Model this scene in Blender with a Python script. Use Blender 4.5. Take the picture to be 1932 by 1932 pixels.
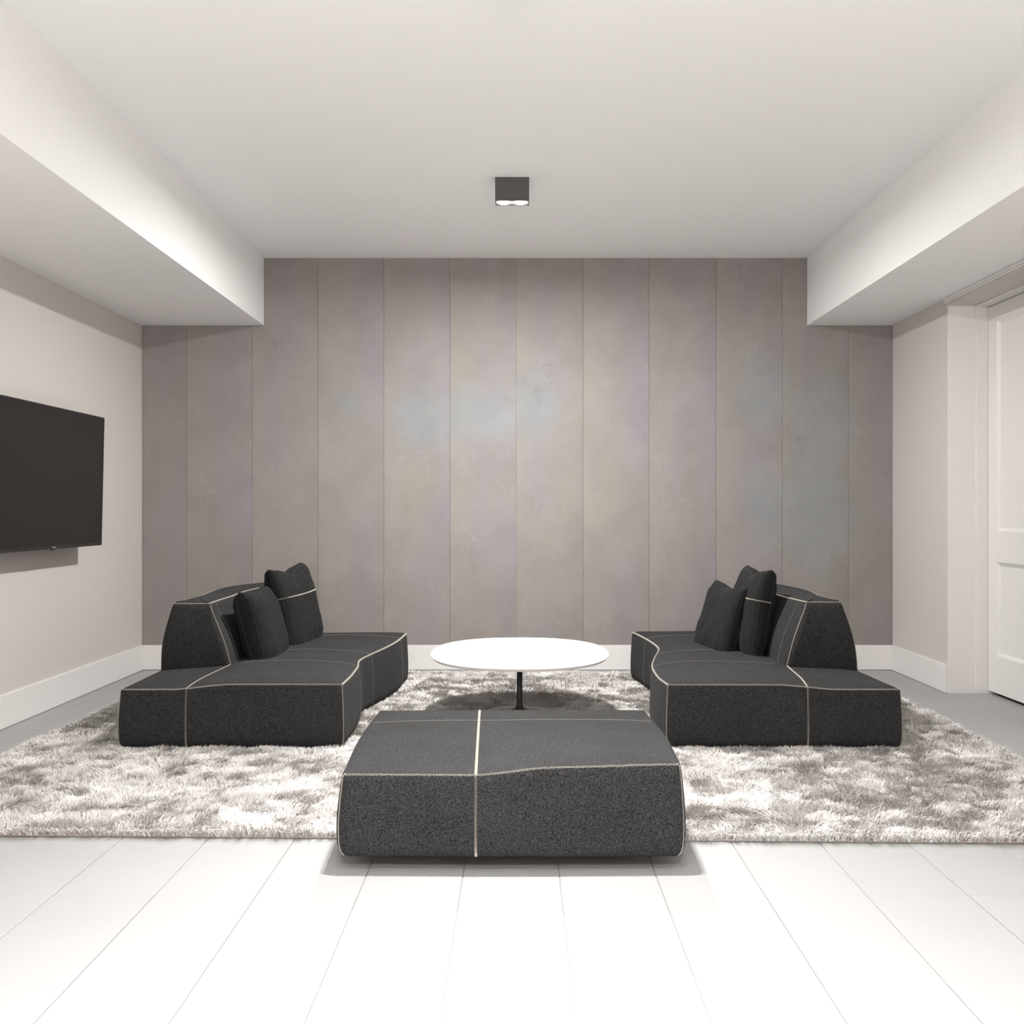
import bpy, bmesh, math, random
import numpy as np
from mathutils import Vector, Matrix, noise
from mathutils.bvhtree import BVHTree

random.seed(7)
rng = np.random.default_rng(7)
scene = bpy.context.scene
for o in list(bpy.data.objects):
    bpy.data.objects.remove(o)
COL = scene.collection

# ------------------------------------------------------------------ camera
FPX = 2037.0                       # focal length in pixels of the 1932 px frame
EYE = 1.15
cam_d = bpy.data.cameras.new('camera')
cam_d.sensor_width = 36.0
cam_d.lens = 36.0 * FPX / 1932.0
cam_d.shift_x = -(979 - 966) / 1932.0
cam_d.shift_y = (964 - 966) / 1932.0
cam_d.clip_start = 0.05
cam = bpy.data.objects.new('camera', cam_d)
cam.location = (0, 0, EYE)
cam.rotation_euler = (math.radians(90), 0, 0)
COL.objects.link(cam)
scene.camera = cam

# ------------------------------------------------------------------ world, exposure
w = bpy.data.worlds.new('world'); scene.world = w; w.use_nodes = True
w.node_tree.nodes['Background'].inputs[0].default_value = (0.8, 0.8, 0.8, 1)
w.node_tree.nodes['Background'].inputs[1].default_value = 0.3
vs = scene.view_settings
vs.view_transform = 'Standard'; vs.look = 'None'; vs.gamma = 1.0; vs.use_curve_mapping = False
vs.exposure = 0.36
LAMP_COLOR = (1.0, 0.985, 0.965)
MAIN_W = 50.0          # watts for each of the two lamps in the fixture over the table
FRONT_W = 16.0         # the same fixture above the open floor, nearer the camera
REAR_W = 20.0
FILL_W = 160.0         # unseen fixture added behind the viewer for ambient fill

# ------------------------------------------------------------------ helpers
def tag(o, label=None, cat=None, group=None, kind=None):
    if label: o['label'] = label
    if cat: o['category'] = cat
    if group: o['group'] = group
    if kind: o['kind'] = kind
    return o

def empty(name, loc=(0, 0, 0), rz=0.0):
    o = bpy.data.objects.new(name, None)
    o.empty_display_size = 0.1
    o.location = loc; o.rotation_euler = (0, 0, rz)
    COL.objects.link(o)
    return o

def link(name, me, mat, parent=None, loc=(0, 0, 0)):
    o = bpy.data.objects.new(name, me)
    if mat is not None and len(me.materials) == 0:
        me.materials.append(mat)
    o.location = loc
    COL.objects.link(o)
    if parent is not None:
        o.parent = parent
    return o

def mesh_from(name, verts, faces, smooth=False):
    me = bpy.data.meshes.new(name)
    me.from_pydata([tuple(v) for v in verts], [], faces)
    if smooth:
        me.polygons.foreach_set('use_smooth', [True] * len(me.polygons))
    me.update()
    return me

def box_mesh(name, x0, x1, y0, y1, z0, z1, bevel=0.0, seg=1):
    bm = bmesh.new()
    bmesh.ops.create_cube(bm, size=1.0)
    for v in bm.verts:
        v.co = Vector(((x0 + x1) / 2 + v.co.x * (x1 - x0), (y0 + y1) / 2 + v.co.y * (y1 - y0), (z0 + z1) / 2 + v.co.z * (z1 - z0)))
    if bevel > 0:
        bmesh.ops.bevel(bm, geom=list(bm.edges), offset=bevel, segments=seg, affect='EDGES', profile=0.5)
    me = bpy.data.meshes.new(name); bm.to_mesh(me); bm.free()
    return me

def box(name, x0, x1, y0, y1, z0, z1, mat, parent=None, bevel=0.0, seg=1):
    return link(name, box_mesh(name, x0, x1, y0, y1, z0, z1, bevel, seg), mat, parent)

def prism_mesh(name, poly, axis, a0, a1):
    """poly: 2D points; axis 'y': poly in x,z extruded along y; axis 'z': poly in x,y."""
    n = len(poly)
    def p(q, a):
        return (q[0], a, q[1]) if axis == 'y' else (q[0], q[1], a)
    verts = [p(q, a0) for q in poly] + [p(q, a1) for q in poly]
    faces = [tuple(range(n)), tuple(range(2 * n - 1, n - 1, -1))]
    for i in range(n):
        j = (i + 1) % n
        faces.append((i, i + n, j + n, j))
    bm = bmesh.new()
    me = mesh_from(name, verts, faces)
    bm.from_mesh(me)
    bmesh.ops.recalc_face_normals(bm, faces=bm.faces)
    bm.to_mesh(me); bm.free()
    return me

def lathe_mesh(name, prof, seg=48):
    verts, faces = [], []
    m = len(prof)
    for k in range(seg):
        a = 2 * math.pi * k / seg
        for r, z in prof:
            verts.append((r * math.cos(a), r * math.sin(a), z))
    for k in range(seg):
        k2 = (k + 1) % seg
        for i in range(m - 1):
            faces.append((k * m + i, k2 * m + i, k2 * m + i + 1, k * m + i + 1))
    me = mesh_from(name, verts, faces, True)
    bm = bmesh.new(); bm.from_mesh(me)
    bmesh.ops.remove_doubles(bm, verts=bm.verts, dist=1e-5)
    bmesh.ops.recalc_face_normals(bm, faces=bm.faces)
    bm.to_mesh(me); bm.free()
    return me

def smoothstep(a, b, x):
    t = min(1.0, max(0.0, (x - a) / (b - a)))
    return t * t * (3 - 2 * t)

# ------------------------------------------------------------------ materials
def new_mat(name):
    m = bpy.data.materials.new(name); m.use_nodes = True
    nt = m.node_tree
    b = nt.nodes['Principled BSDF']
    return m, nt, b

def plain(name, col, rough=0.5, metal=0.0, bump=0.0, scale=40.0, spec=0.5):
    m, nt, b = new_mat(name)
    b.inputs['Base Color'].default_value = (*col, 1)
    b.inputs['Roughness'].default_value = rough
    b.inputs['Metallic'].default_value = metal
    b.inputs['Specular IOR Level'].default_value = spec
    tc = nt.nodes.new('ShaderNodeTexCoord')
    n = nt.nodes.new('ShaderNodeTexNoise'); n.inputs['Scale'].default_value = scale; n.inputs['Detail'].default_value = 3
    nt.links.new(tc.outputs['Object'], n.inputs['Vector'])
    mx = nt.nodes.new('ShaderNodeMix'); mx.data_type = 'RGBA'
    mx.inputs[6].default_value = (*[c * 0.97 for c in col], 1); mx.inputs[7].default_value = (*[min(1, c * 1.03) for c in col], 1)
    nt.links.new(n.outputs['Fac'], mx.inputs[0]); nt.links.new(mx.outputs[2], b.inputs['Base Color'])
    if bump > 0:
        bp = nt.nodes.new('ShaderNodeBump'); bp.inputs['Strength'].default_value = bump; bp.inputs['Distance'].default_value = 0.002
        nt.links.new(n.outputs['Fac'], bp.inputs['Height']); nt.links.new(bp.outputs['Normal'], b.inputs['Normal'])
    return m

def emissive(name, col, strength):
    m, nt, b = new_mat(name)
    b.inputs['Base Color'].default_value = (*col, 1)
    b.inputs['Emission Color'].default_value = (*col, 1)
    b.inputs['Emission Strength'].default_value = strength
    return m

def fabric_mat(name, dark, light, scale=330.0):
    m, nt, b = new_mat(name)
    L = nt.links
    tc = nt.nodes.new('ShaderNodeTexCoord')
    n = nt.nodes.new('ShaderNodeTexNoise'); n.inputs['Scale'].default_value = scale; n.inputs['Detail'].default_value = 2.5; n.inputs['Roughness'].default_value = 0.65
    L.new(tc.outputs['Object'], n.inputs['Vector'])
    n2 = nt.nodes.new('ShaderNodeTexNoise'); n2.inputs['Scale'].default_value = 5.0; n2.inputs['Detail'].default_value = 3
    L.new(tc.outputs['Object'], n2.inputs['Vector'])
    r = nt.nodes.new('ShaderNodeValToRGB')
    r.color_ramp.elements[0].position = 0.40; r.color_ramp.elements[0].color = (*dark, 1)
    r.color_ramp.elements[1].position = 0.64; r.color_ramp.elements[1].color = (*light, 1)
    nb = nt.nodes.new('ShaderNodeTexNoise'); nb.inputs['Scale'].default_value = scale * 0.6; nb.inputs['Detail'].default_value = 2; nb.inputs['Roughness'].default_value = 0.6
    L.new(tc.outputs['Object'], nb.inputs['Vector'])
    av = nt.nodes.new('ShaderNodeMix'); av.data_type = 'FLOAT'; av.inputs[0].default_value = 0.33
    L.new(n.outputs['Fac'], av.inputs[2]); L.new(nb.outputs['Fac'], av.inputs[3])
    L.new(av.outputs[0], r.inputs['Fac'])
    mx = nt.nodes.new('ShaderNodeMix'); mx.data_type = 'RGBA'; mx.blend_type = 'MULTIPLY'; mx.inputs[0].default_value = 1.0
    r2 = nt.nodes.new('ShaderNodeValToRGB')
    r2.color_ramp.elements[0].position = 0.3; r2.color_ramp.elements[0].color = (0.86, 0.84, 0.84, 1)
    r2.color_ramp.elements[1].position = 0.7; r2.color_ramp.elements[1].color = (1, 1, 1, 1)
    L.new(n2.outputs['Fac'], r2.inputs['Fac'])
    L.new(r.outputs['Color'], mx.inputs[6]); L.new(r2.outputs['Color'], mx.inputs[7])
    L.new(mx.outputs[2], b.inputs['Base Color'])
    b.inputs['Roughness'].default_value = 0.95
    b.inputs['Specular IOR Level'].default_value = 0.15
    b.inputs['Sheen Weight'].default_value = 0.02
    b.inputs['Sheen Roughness'].default_value = 0.5
    bp = nt.nodes.new('ShaderNodeBump'); bp.inputs['Strength'].default_value = 0.35; bp.inputs['Distance'].default_value = 0.0015
    L.new(n.outputs['Fac'], bp.inputs['Height']); L.new(bp.outputs['Normal'], b.inputs['Normal'])
    return m

def px_wall(x, y, rx, ry):
    k = 7.81 / FPX
    return ((x - 979) * k, EYE - (y - 964) * k, rx * k, ry * k)
CLOUDS = [px_wall(*q) for q in ((795, 790, 90, 80), (905, 785, 110, 80), (1008, 755, 65, 95), (1435, 740, 70, 110), (1548, 790, 80, 110), (1540, 960, 95, 170), (1445, 960, 60, 110), (660, 755, 40, 40))]

def plaster_panel_mat():
    m, nt, b = new_mat('printed plaster panel')
    L = nt.links; N = nt.nodes.new
    tc = N('ShaderNodeTexCoord')
    at = N('ShaderNodeAttribute'); at.attribute_type = 'OBJECT'; at.attribute_name = 'print_offset'
    add = N('ShaderNodeVectorMath'); add.operation = 'ADD'
    L.new(tc.outputs['Object'], add.inputs[0]); L.new(at.outputs['Vector'], add.inputs[1])
    V = add.outputs['Vector']
    def nz(scale, detail, rough=0.5, dist=0.0, vec=V, stretch=None):
        n = N('ShaderNodeTexNoise'); n.inputs['Scale'].default_value = scale; n.inputs['Detail'].default_value = detail
        n.inputs['Roughness'].default_value = rough; n.inputs['Distortion'].default_value = dist
        if stretch:
            mp = N('ShaderNodeMapping'); mp.inputs['Scale'].default_value = stretch
            L.new(vec, mp.inputs['Vector']); vec = mp.outputs['Vector']
        L.new(vec, n.inputs['Vector'])
        return n.outputs['Fac']
    def ramp(fac, p0, c0, p1, c1, interp='LINEAR'):
        r = N('ShaderNodeValToRGB'); r.color_ramp.interpolation = interp
        r.color_ramp.elements[0].position = p0; r.color_ramp.elements[0].color = (*c0, 1)
        r.color_ramp.elements[1].position = p1; r.color_ramp.elements[1].color = (*c1, 1)
        L.new(fac, r.inputs['Fac']); return r.outputs['Color']
    def mix(a, bb, fac, mode='MIX'):
        x = N('ShaderNodeMix'); x.data_type = 'RGBA'; x.blend_type = mode
        if isinstance(fac, float): x.inputs[0].default_value = fac
        else: L.new(fac, x.inputs[0])
        for sock, val in ((6, a), (7, bb)):
            if isinstance(val, tuple): x.inputs[sock].default_value = (*val, 1)
            else: L.new(val, x.inputs[sock])
        return x.outputs[2]
    G = (0, 0, 0); W1 = (1, 1, 1)
    taupe, lav, blue = (0.288, 0.265, 0.246), (0.288, 0.260, 0.277), (0.272, 0.279, 0.284)
    lavmask = ramp(nz(1.5, 3, 0.5, 0.15, stretch=(1.7, 1, 0.6)), 0.42, G, 0.60, W1)
    sx = N('ShaderNodeSeparateXYZ'); L.new(tc.outputs['Object'], sx.inputs[0])
    band = N('ShaderNodeMapRange'); band.inputs[1].default_value = -0.20; band.inputs[2].default_value = -0.06
    L.new(sx.outputs['X'], band.inputs[0])
    lavmask = mix(G, lavmask, band.outputs[0])
    c = mix(taupe, lav, lavmask)
    edge = N('ShaderNodeMapRange'); edge.inputs[1].default_value = -0.24; edge.inputs[2].default_value = 0.24; edge.inputs[3].default_value = 1.03; edge.inputs[4].default_value = 0.96
    L.new(sx.outputs['X'], edge.inputs[0])
    c = mix(c, edge.outputs[0], 1.0, 'MULTIPLY')
    # pale blue-grey clouds of the print
    geo = N('ShaderNodeNewGeometry')
    wob = N('ShaderNodeTexNoise'); wob.inputs['Scale'].default_value = 4.0; wob.inputs['Detail'].default_value = 4
    L.new(geo.outputs['Position'], wob.inputs['Vector'])
    wv = N('ShaderNodeVectorMath'); wv.operation = 'MULTIPLY_ADD'
    wv.inputs[1].default_value = (0.30, 0.0, 0.30)
    L.new(wob.outputs['Color'], wv.inputs[0]); L.new(geo.outputs['Position'], wv.inputs[2])
    acc = None
    for bx_, bz_, rx_, rz_ in CLOUDS:
        mp = N('ShaderNodeMapping'); mp.vector_type = 'TEXTURE'
        mp.inputs['Location'].default_value = (bx_ + 0.15, 7.81, bz_ + 0.15); mp.inputs['Scale'].default_value = (rx_, 10.0, rz_)
        L.new(wv.outputs['Vector'], mp.inputs['Vector'])
        g = N('ShaderNodeTexGradient'); g.gradient_type = 'SPHERICAL'
        L.new(mp.outputs['Vector'], g.inputs['Vector'])
        if acc is None: acc = g.outputs['Fac']
        else:
            mm = N('ShaderNodeMath'); mm.operation = 'MAXIMUM'; L.new(acc, mm.inputs[0]); L.new(g.outputs['Fac'], mm.inputs[1]); acc = mm.outputs[0]
    c = mix(c, blue, ramp(acc, 0.10, G, 0.55, (0.9, 0.9, 0.9)))
    # trowel patches
    p = ramp(nz(3.2, 6, 0.62, 0.35), 0.36, (0.93, 0.93, 0.93), 0.64, (1.05, 1.05, 1.05))
    c = mix(c, p, 1.0, 'MULTIPLY')
    fine = ramp(nz(60, 4, 0.7), 0.3, (0.94, 0.94, 0.94), 0.7, (1.03, 1.03, 1.03))
    c = mix(c, fine, 1.0, 'MULTIPLY')
    # hairline scratches: thin contour lines of distorted noise, kept to patches
    def lines(scale, st, wid, seedshift):
        v2 = N('ShaderNodeVectorMath'); v2.operation = 'ADD'; v2.inputs[1].default_value = (seedshift, 0, seedshift * 0.7)
        L.new(V, v2.inputs[0])
        f = nz(scale, 3, 0.5, 0.5, vec=v2.outputs['Vector'], stretch=st)
        s = N('ShaderNodeMath'); s.operation = 'SUBTRACT'; s.inputs[1].default_value = 0.5; L.new(f, s.inputs[0])
        a = N('ShaderNodeMath'); a.operation = 'ABSOLUTE'; L.new(s.outputs[0], a.inputs[0])
        ln = ramp(a.outputs[0], 0.0, W1, wid, G)
        pm = ramp(nz(3.2, 2, 0.5, 0, vec=v2.outputs['Vector']), 0.53, G, 0.64, W1)
        x = N('ShaderNodeMix'); x.data_type = 'RGBA'; x.blend_type = 'MULTIPLY'; x.inputs[0].default_value = 1
        L.new(ln, x.inputs[6]); L.new(pm, x.inputs[7]); return x.outputs[2]
    c = mix(c, (0.20, 0.18, 0.17), mix(G, lines(2.6, (1.3, 1, 0.8), 0.008, 3.1), 0.42))
    c = mix(c, (0.52, 0.49, 0.46), mix(G, lines(3.0, (1.5, 1, 0.7), 0.007, 11.7), 0.22))
    L.new(c, b.inputs['Base Color'])
    b.inputs['Roughness'].default_value = 0.62
    b.inputs['Specular IOR Level'].default_value = 0.3
    bp = N('ShaderNodeBump'); bp.inputs['Strength'].default_value = 0.12; bp.inputs['Distance'].default_value = 0.003
    L.new(nz(9, 6, 0.65, 1.0), bp.inputs['Height']); L.new(bp.outputs['Normal'], b.inputs['Normal'])
    return m

def tile_mat():
    m, nt, b = new_mat('white porcelain tile')
    L = nt.links; N = nt.nodes.new
    tc = N('ShaderNodeTexCoord')
    oi = N('ShaderNodeObjectInfo')
    n = N('ShaderNodeTexNoise'); n.inputs['Scale'].default_value = 3.0; n.inputs['Detail'].default_value = 4
    L.new(tc.outputs['Object'], n.inputs['Vector'])
    r = N('ShaderNodeValToRGB')
    r.color_ramp.elements[0].color = (0.350, 0.349, 0.347, 1); r.color_ramp.elements[1].color = (0.372, 0.371, 0.370, 1)
    L.new(n.outputs['Fac'], r.inputs['Fac'])
    hs = N('ShaderNodeHueSaturation')
    mr = N('ShaderNodeMapRange'); mr.inputs[3].default_value = 0.985; mr.inputs[4].default_value = 1.015
    L.new(oi.outputs['Random'], mr.inputs[0]); L.new(mr.outputs[0], hs.inputs['Value'])
    L.new(r.outputs['Color'], hs.inputs['Color']); L.new(hs.outputs['Color'], b.inputs['Base Color'])
    b.inputs['Roughness'].default_value = 0.55
    b.inputs['Specular IOR Level'].default_value = 0.25
    return m

def rug_mat():
    m, nt, b = new_mat('silvery shag pile')
    L = nt.links; N = nt.nodes.new
    tc = N('ShaderNodeTexCoord')
    def nz(scale, detail, rough, dist, st):
        mp = N('ShaderNodeMapping'); mp.inputs['Scale'].default_value = st
        L.new(tc.outputs['Object'], mp.inputs['Vector'])
        n = N('ShaderNodeTexNoise'); n.inputs['Scale'].default_value = scale; n.inputs['Detail'].default_value = detail
        n.inputs['Roughness'].default_value = rough; n.inputs['Distortion'].default_value = dist
        L.new(mp.outputs['Vector'], n.inputs['Vector']); return n.outputs['Fac']
    f1 = nz(4.6, 7, 0.70, 0.5, (0.75, 1.0, 0.05))
    r = N('ShaderNodeValToRGB')
    e = r.color_ramp.elements
    e[0].position = 0.34; e[0].color = (0.50, 0.472, 0.45, 1)
    e[1].position = 0.64; e[1].color = (0.93, 0.925, 0.92, 1)
    x = e.new(0.47); x.color = (0.67, 0.645, 0.625, 1)
    x = e.new(0.55); x.color = (0.80, 0.775, 0.755, 1)
    L.new(f1, r.inputs['Fac'])
    oi = nz(120, 2, 0.5, 0, (1, 1, 0.1))
    r2 = N('ShaderNodeValToRGB'); r2.color_ramp.elements[0].position = 0.3; r2.color_ramp.elements[1].position = 0.7
    r2.color_ramp.elements[0].color = (0.84, 0.83, 0.82, 1); r2.color_ramp.elements[1].color = (1.05, 1.05, 1.05, 1)
    L.new(oi, r2.inputs['Fac'])
    mx = N('ShaderNodeMix'); mx.data_type = 'RGBA'; mx.blend_type = 'MULTIPLY'; mx.inputs[0].default_value = 1
    L.new(r.outputs['Color'], mx.inputs[6]); L.new(r2.outputs['Color'], mx.inputs[7])
    L.new(mx.outputs[2], b.inputs['Base Color'])
    b.inputs['Roughness'].default_value = 0.55
    b.inputs['Specular IOR Level'].default_value = 0.3
    return m

M_WALL = plain('warm white wall paint', (0.63, 0.595, 0.572), 0.7, bump=0.02, scale=180, spec=0.2)
M_CEIL = plain('white ceiling paint', (0.93, 0.922, 0.915), 0.8, scale=120, spec=0.15)
M_TRIM = plain('white satin trim paint', (0.80, 0.78, 0.765), 0.45, scale=60, spec=0.35)
M_DOOR = plain('white lacquer door', (0.79, 0.77, 0.755), 0.4, scale=50, spec=0.35)
M_GROUT = plain('pale grout', (0.285, 0.277, 0.268), 0.9, scale=90)
M_TILE = tile_mat()
M_PANEL = plaster_panel_mat()
M_FABRIC = fabric_mat('charcoal wool melange', (0.0042, 0.0044, 0.0047), (0.070, 0.0705, 0.071))
M_FABRIC2 = fabric_mat('charcoal wool melange cushion', (0.0026, 0.0027, 0.0029), (0.036, 0.0365, 0.037), 300)
M_THREAD = plain('ecru zigzag thread', (0.62, 0.57, 0.50), 0.8, scale=300)
M_THREAD2 = plain('grey topstitch thread', (0.23, 0.215, 0.195), 0.85, scale=300)
M_PIPING = plain('charcoal piping', (0.035, 0.034, 0.033), 0.9, scale=300)
M_BLACK = plain('black powder coat', (0.028, 0.027, 0.026), 0.42, scale=200)
M_FOOT = plain('black plastic glide', (0.02, 0.02, 0.02), 0.6)
M_TABLE = plain('white lacquer tabletop', (0.88, 0.88, 0.88), 0.4, scale=20, spec=0.35)
M_TABLE_EDGE = plain('grey bevelled table edge', (0.86, 0.85, 0.835), 0.5, scale=20)
M_BASE = plain('brown black metal base', (0.055, 0.050, 0.046), 0.35, metal=0.4, scale=80)
M_RUG = rug_mat()
M_BACKING = plain('rug backing', (0.30, 0.27, 0.25), 0.95, scale=200)
M_TVBODY = plain('black television plastic', (0.012, 0.011, 0.011), 0.35)
M_SCREEN = plain('dark television screen', (0.016, 0.012, 0.012), 0.30, spec=0.2)
M_LOGO = plain('silver lettering', (0.45, 0.44, 0.43), 0.35, metal=0.3)
M_STEEL = plain('brushed steel', (0.45, 0.45, 0.44), 0.35, metal=0.9)
M_HOUSING = plain('anthracite lamp housing', (0.065, 0.065, 0.065), 0.5, scale=150)
M_REFLECT = plain('white lamp tray', (0.85, 0.84, 0.82), 0.3)
M_LAMP = emissive('glowing lamp lens', (1.0, 0.985, 0.95), 14.0)
M_GAP_SHADE = plain('painted door gap shade', (0.05, 0.045, 0.04), 0.9)  # shade of the door gap, put into a near-black colour

# ------------------------------------------------------------------ the setting
YB = 7.81                     # face of the panelled wall
Y0 = -1.66                    # wall behind the camera
XL, XR = -2.726, 2.703
ZC, ZS = 2.979, 2.492         # ceiling and soffit undersides
SXL, SXR = -1.844, 2.084      # inner faces of the two soffits
DY0, DY1, DX, DZ = 5.66, 6.81, 2.955, 2.444   # door recess

# floor: grout bed with separate tiles
floor = tag(box('floor', XL - 0.1, DX + 0.1, Y0 - 0.1, YB + 0.1, -0.08, -0.0035, M_GROUT), 'white rectangular tile floor', kind='structure')
PX, PY, OX, OY = 0.3045, 0.611, -0.1767, 3.231
JOINT = 0.0023
tile_cache = {}
def tile_mesh(wd, dp):
    key = (round(wd, 3), round(dp, 3))
    if key not in tile_cache:
        a, b_, c = wd / 2, dp / 2, 0.0016
        vs_ = [(-a, -b_, -0.003), (a, -b_, -0.003), (a, b_, -0.003), (-a, b_, -0.003),
               (-a, -b_, -c), (a, -b_, -c), (a, b_, -c), (-a, b_, -c),
               (-a + c, -b_ + c, 0), (a - c, -b_ + c, 0), (a - c, b_ - c, 0), (-a + c, b_ - c, 0)]
        fs = [(8, 9, 10, 11)]
        for i in range(4):
            j = (i + 1) % 4
            fs += [(i, j, j + 4, i + 4), (i + 4, j + 4, j + 8, i + 8)]
        me = mesh_from('floor_tile', vs_, fs); me.materials.append(M_TILE)
        tile_cache[key] = me
    return tile_cache[key]
def add_tile(x0, x1, y0, y1):
    x0 += JOINT / 2; x1 -= JOINT / 2; y0 += JOINT / 2; y1 -= JOINT / 2
    if x1 - x0 < 0.02 or y1 - y0 < 0.02: return
    o = bpy.data.objects.new('floor_tile', tile_mesh(x1 - x0, y1 - y0))
    o.location = ((x0 + x1) / 2, (y0 + y1) / 2, random.uniform(-0.0003, 0.0003))
    COL.objects.link(o); o.parent = floor
for i in range(-9, 10):
    for j in range(-8, 8):
        xa, xb = OX + i * PX, OX + (i + 1) * PX
        ya, yb = OY + j * PY, OY + (j + 1) * PY
        add_tile(max(xa, XL + 0.003), min(xb, XR - 0.003), max(ya, Y0 + 0.003), min(yb, YB - 0.003))
for ya, yb in ((DY0, OY + 5 * PY), (OY + 5 * PY, DY1)):      # door recess
    add_tile(XR - 0.003, DX + 0.03, ya + 0.002, yb - 0.002)

ceiling = tag(box('ceiling', XL - 0.3, DX + 0.3, Y0 - 0.1, YB + 0.12, ZC, ZC + 0.1, M_CEIL), 'white ceiling with a lowered soffit along each side', kind='structure')
box('soffit', XL - 0.02, SXL, Y0 - 0.05, YB - 0.001, ZS, ZC + 0.01, M_CEIL, ceiling)
box('soffit', SXR, DX + 0.05, Y0 - 0.05, YB - 0.001, ZS, ZC + 0.01, M_CEIL, ceiling)

tag(box('wall_left', XL - 0.15, XL, Y0, YB + 0.1, -0.05, ZC, M_WALL), 'plain warm white wall behind the television', kind='structure')
wr = tag(empty('wall_right', (0, 0, 0)), 'warm white wall with a deep door recess', kind='structure')
box('wall_section', XR, XR + 0.35, DY1, YB + 0.1, -0.05, ZS + 0.02, M_WALL, wr)
box('wall_section', XR, XR + 0.35, Y0, DY0, -0.05, ZS + 0.02, M_WALL, wr)
box('wall_section', XR, XR + 0.35, DY0, DY1, DZ, ZS + 0.02, M_WALL, wr)
box('wall_section', DX + 0.06, DX + 0.10, DY0, DY1, -0.05, DZ, M_GAP_SHADE, wr)  # dark sheet behind the door, stands in for the shade in its gap
tag(box('wall_front', XL - 0.15, XR + 0.35, Y0 - 0.12, Y0, -0.05, ZC, M_WALL), 'plain wall behind the viewer', kind='structure')

wb = tag(box('wall_back', XL - 0.15, XR + 0.3, YB + 0.012, YB + 0.15, -0.05, ZC + 0.05, M_BACKING), 'feature wall of tall taupe and lavender plaster-print panels', kind='structure')
def WX(px): return (px - 979) * YB / FPX
joints = [268, 352, 476, 600, 724, 849, 974, 1100, 1225, 1351, 1476, 1601, 1684]
for k in range(12):
    xa, xb = WX(joints[k]), WX(joints[k + 1])
    if k == 0: xa = XL + 0.001
    if k == 11: xb = XR - 0.001
    g = 0.0013
    xa += g / 2; xb -= g / 2
    zb = 0.181
    top_a = ZS if xa < SXL or xa > SXR else ZC
    top_b = ZS if xb < SXL or xb > SXR else ZC
    top_a -= 0.001; top_b -= 0.001
    if top_a == top_b:
        poly = [(xa, zb), (xb, zb), (xb, top_b), (xa, top_a)]
    else:
        xs = SXL + 0.001 if xa < SXL else SXR - 0.001
        poly = [(xa, zb), (xb, zb), (xb, top_b), (xs, top_b), (xs, top_a), (xa, top_a)]
    xc = (xa + xb) / 2
    poly = [(x - xc, z) for x, z in poly]
    me = prism_mesh('wall_panel', poly, 'y', 0.0, 0.0125)
    bm = bmesh.new(); bm.from_mesh(me)
    ed = [e for e in bm.edges if all(abs(v.co.y) < 1e-6 for v in e.verts) and abs(e.verts[0].co.x - e.verts[1].co.x) < 1e-6]
    bmesh.ops.bevel(bm, geom=ed, offset=0.0012, segments=1, affect='EDGES')
    bm.to_mesh(me); bm.free()
    o = link('wall_panel', me, M_PANEL, wb, (xc, YB, 0))
    o['print_offset'] = [(k % 4) * 7.3 + (k // 4) * 0.02, 0.0, (k % 4) * 3.7 + (k // 4) * 0.35]

BH = 0.180
def baseboard(name, x0, x1, y0, y1):
    b = box(name, x0, x1, y0, y1, 0.0025, BH, M_TRIM, bevel=0.0025, seg=2)
    return tag(b, None, None, kind='structure')
tag(baseboard('baseboard_back', XL + 0.014, XR - 0.014, YB - 0.013, YB + 0.010), 'white baseboard under the panelled wall')
tag(baseboard('baseboard_left', XL - 0.005, XL + 0.014, Y0 + 0.001, YB - 0.0005), 'white baseboard under the television wall')
tag(baseboard('baseboard_right', XR - 0.014, XR + 0.005, DY1 + 0.004, YB - 0.0005), 'white baseboard between the door recess and the panelled wall')

# door frame and door
fr = tag(empty('trim_1', (DX, (DY0 + DY1) / 2, 0)), 'white door frame set deep in the recess', kind='structure')
def ch(name, x0, x1, y0, y1, z0, z1, mat, parent, bevel=0.0):
    px, py, pz = parent.location
    return link(name, box_mesh(name, x0 - px, x1 - px, y0 - py, y1 - py, z0 - pz, z1 - pz, bevel), mat, parent)
ch('jamb', 2.878, DX + 0.055, DY1 - 0.012, DY1, 0.0, DZ, M_TRIM, fr, 0.002)
ch('jamb', 2.878, DX + 0.055, DY0, DY0 + 0.012, 0.0, DZ, M_TRIM, fr, 0.002)
ch('head', 2.878, DX + 0.055, DY0 + 0.012, DY1 - 0.012, DZ - 0.012, DZ, M_TRIM, fr, 0.002)
ch('lining', XR + 0.002, 2.878, DY1 - 0.006, DY1, 0.0, DZ, M_TRIM, fr, 0.001)
ch('lining', XR + 0.002, 2.878, DY0, DY0 + 0.006, 0.0, DZ, M_TRIM, fr, 0.001)
ch('stop', DX + 0.043, DX + 0.055, DY1 - 0.045, DY1 - 0.012, 0.0, DZ - 0.012, M_TRIM, fr)
dr = tag(empty('door_1', (DX, (DY0 + DY1) / 2, 0)), 'white door with a tall upper and a square lower recessed panel', kind='structure')
da, db = DY0 + 0.016, DY1 - 0.016
zt_ = DZ - 0.016
x0, x1 = DX, DX + 0.040
SW = 0.118
z1a, z1b, z2a, z2b = 0.251, 0.831, 1.023, 2.330
ch('stile', x0, x1, db - SW, db, 0.022, zt_, M_DOOR, dr, 0.002)
ch('stile', x0, x1, da, da + SW, 0.022, zt_, M_DOOR, dr, 0.002)
ch('rail', x0, x1, da + SW, db - SW, 0.022, z1a, M_DOOR, dr, 0.002)
ch('rail', x0, x1, da + SW, db - SW, z1b, z2a, M_DOOR, dr, 0.002)
ch('rail', x0, x1, da + SW, db - SW, z2b, zt_, M_DOOR, dr, 0.002)
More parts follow.
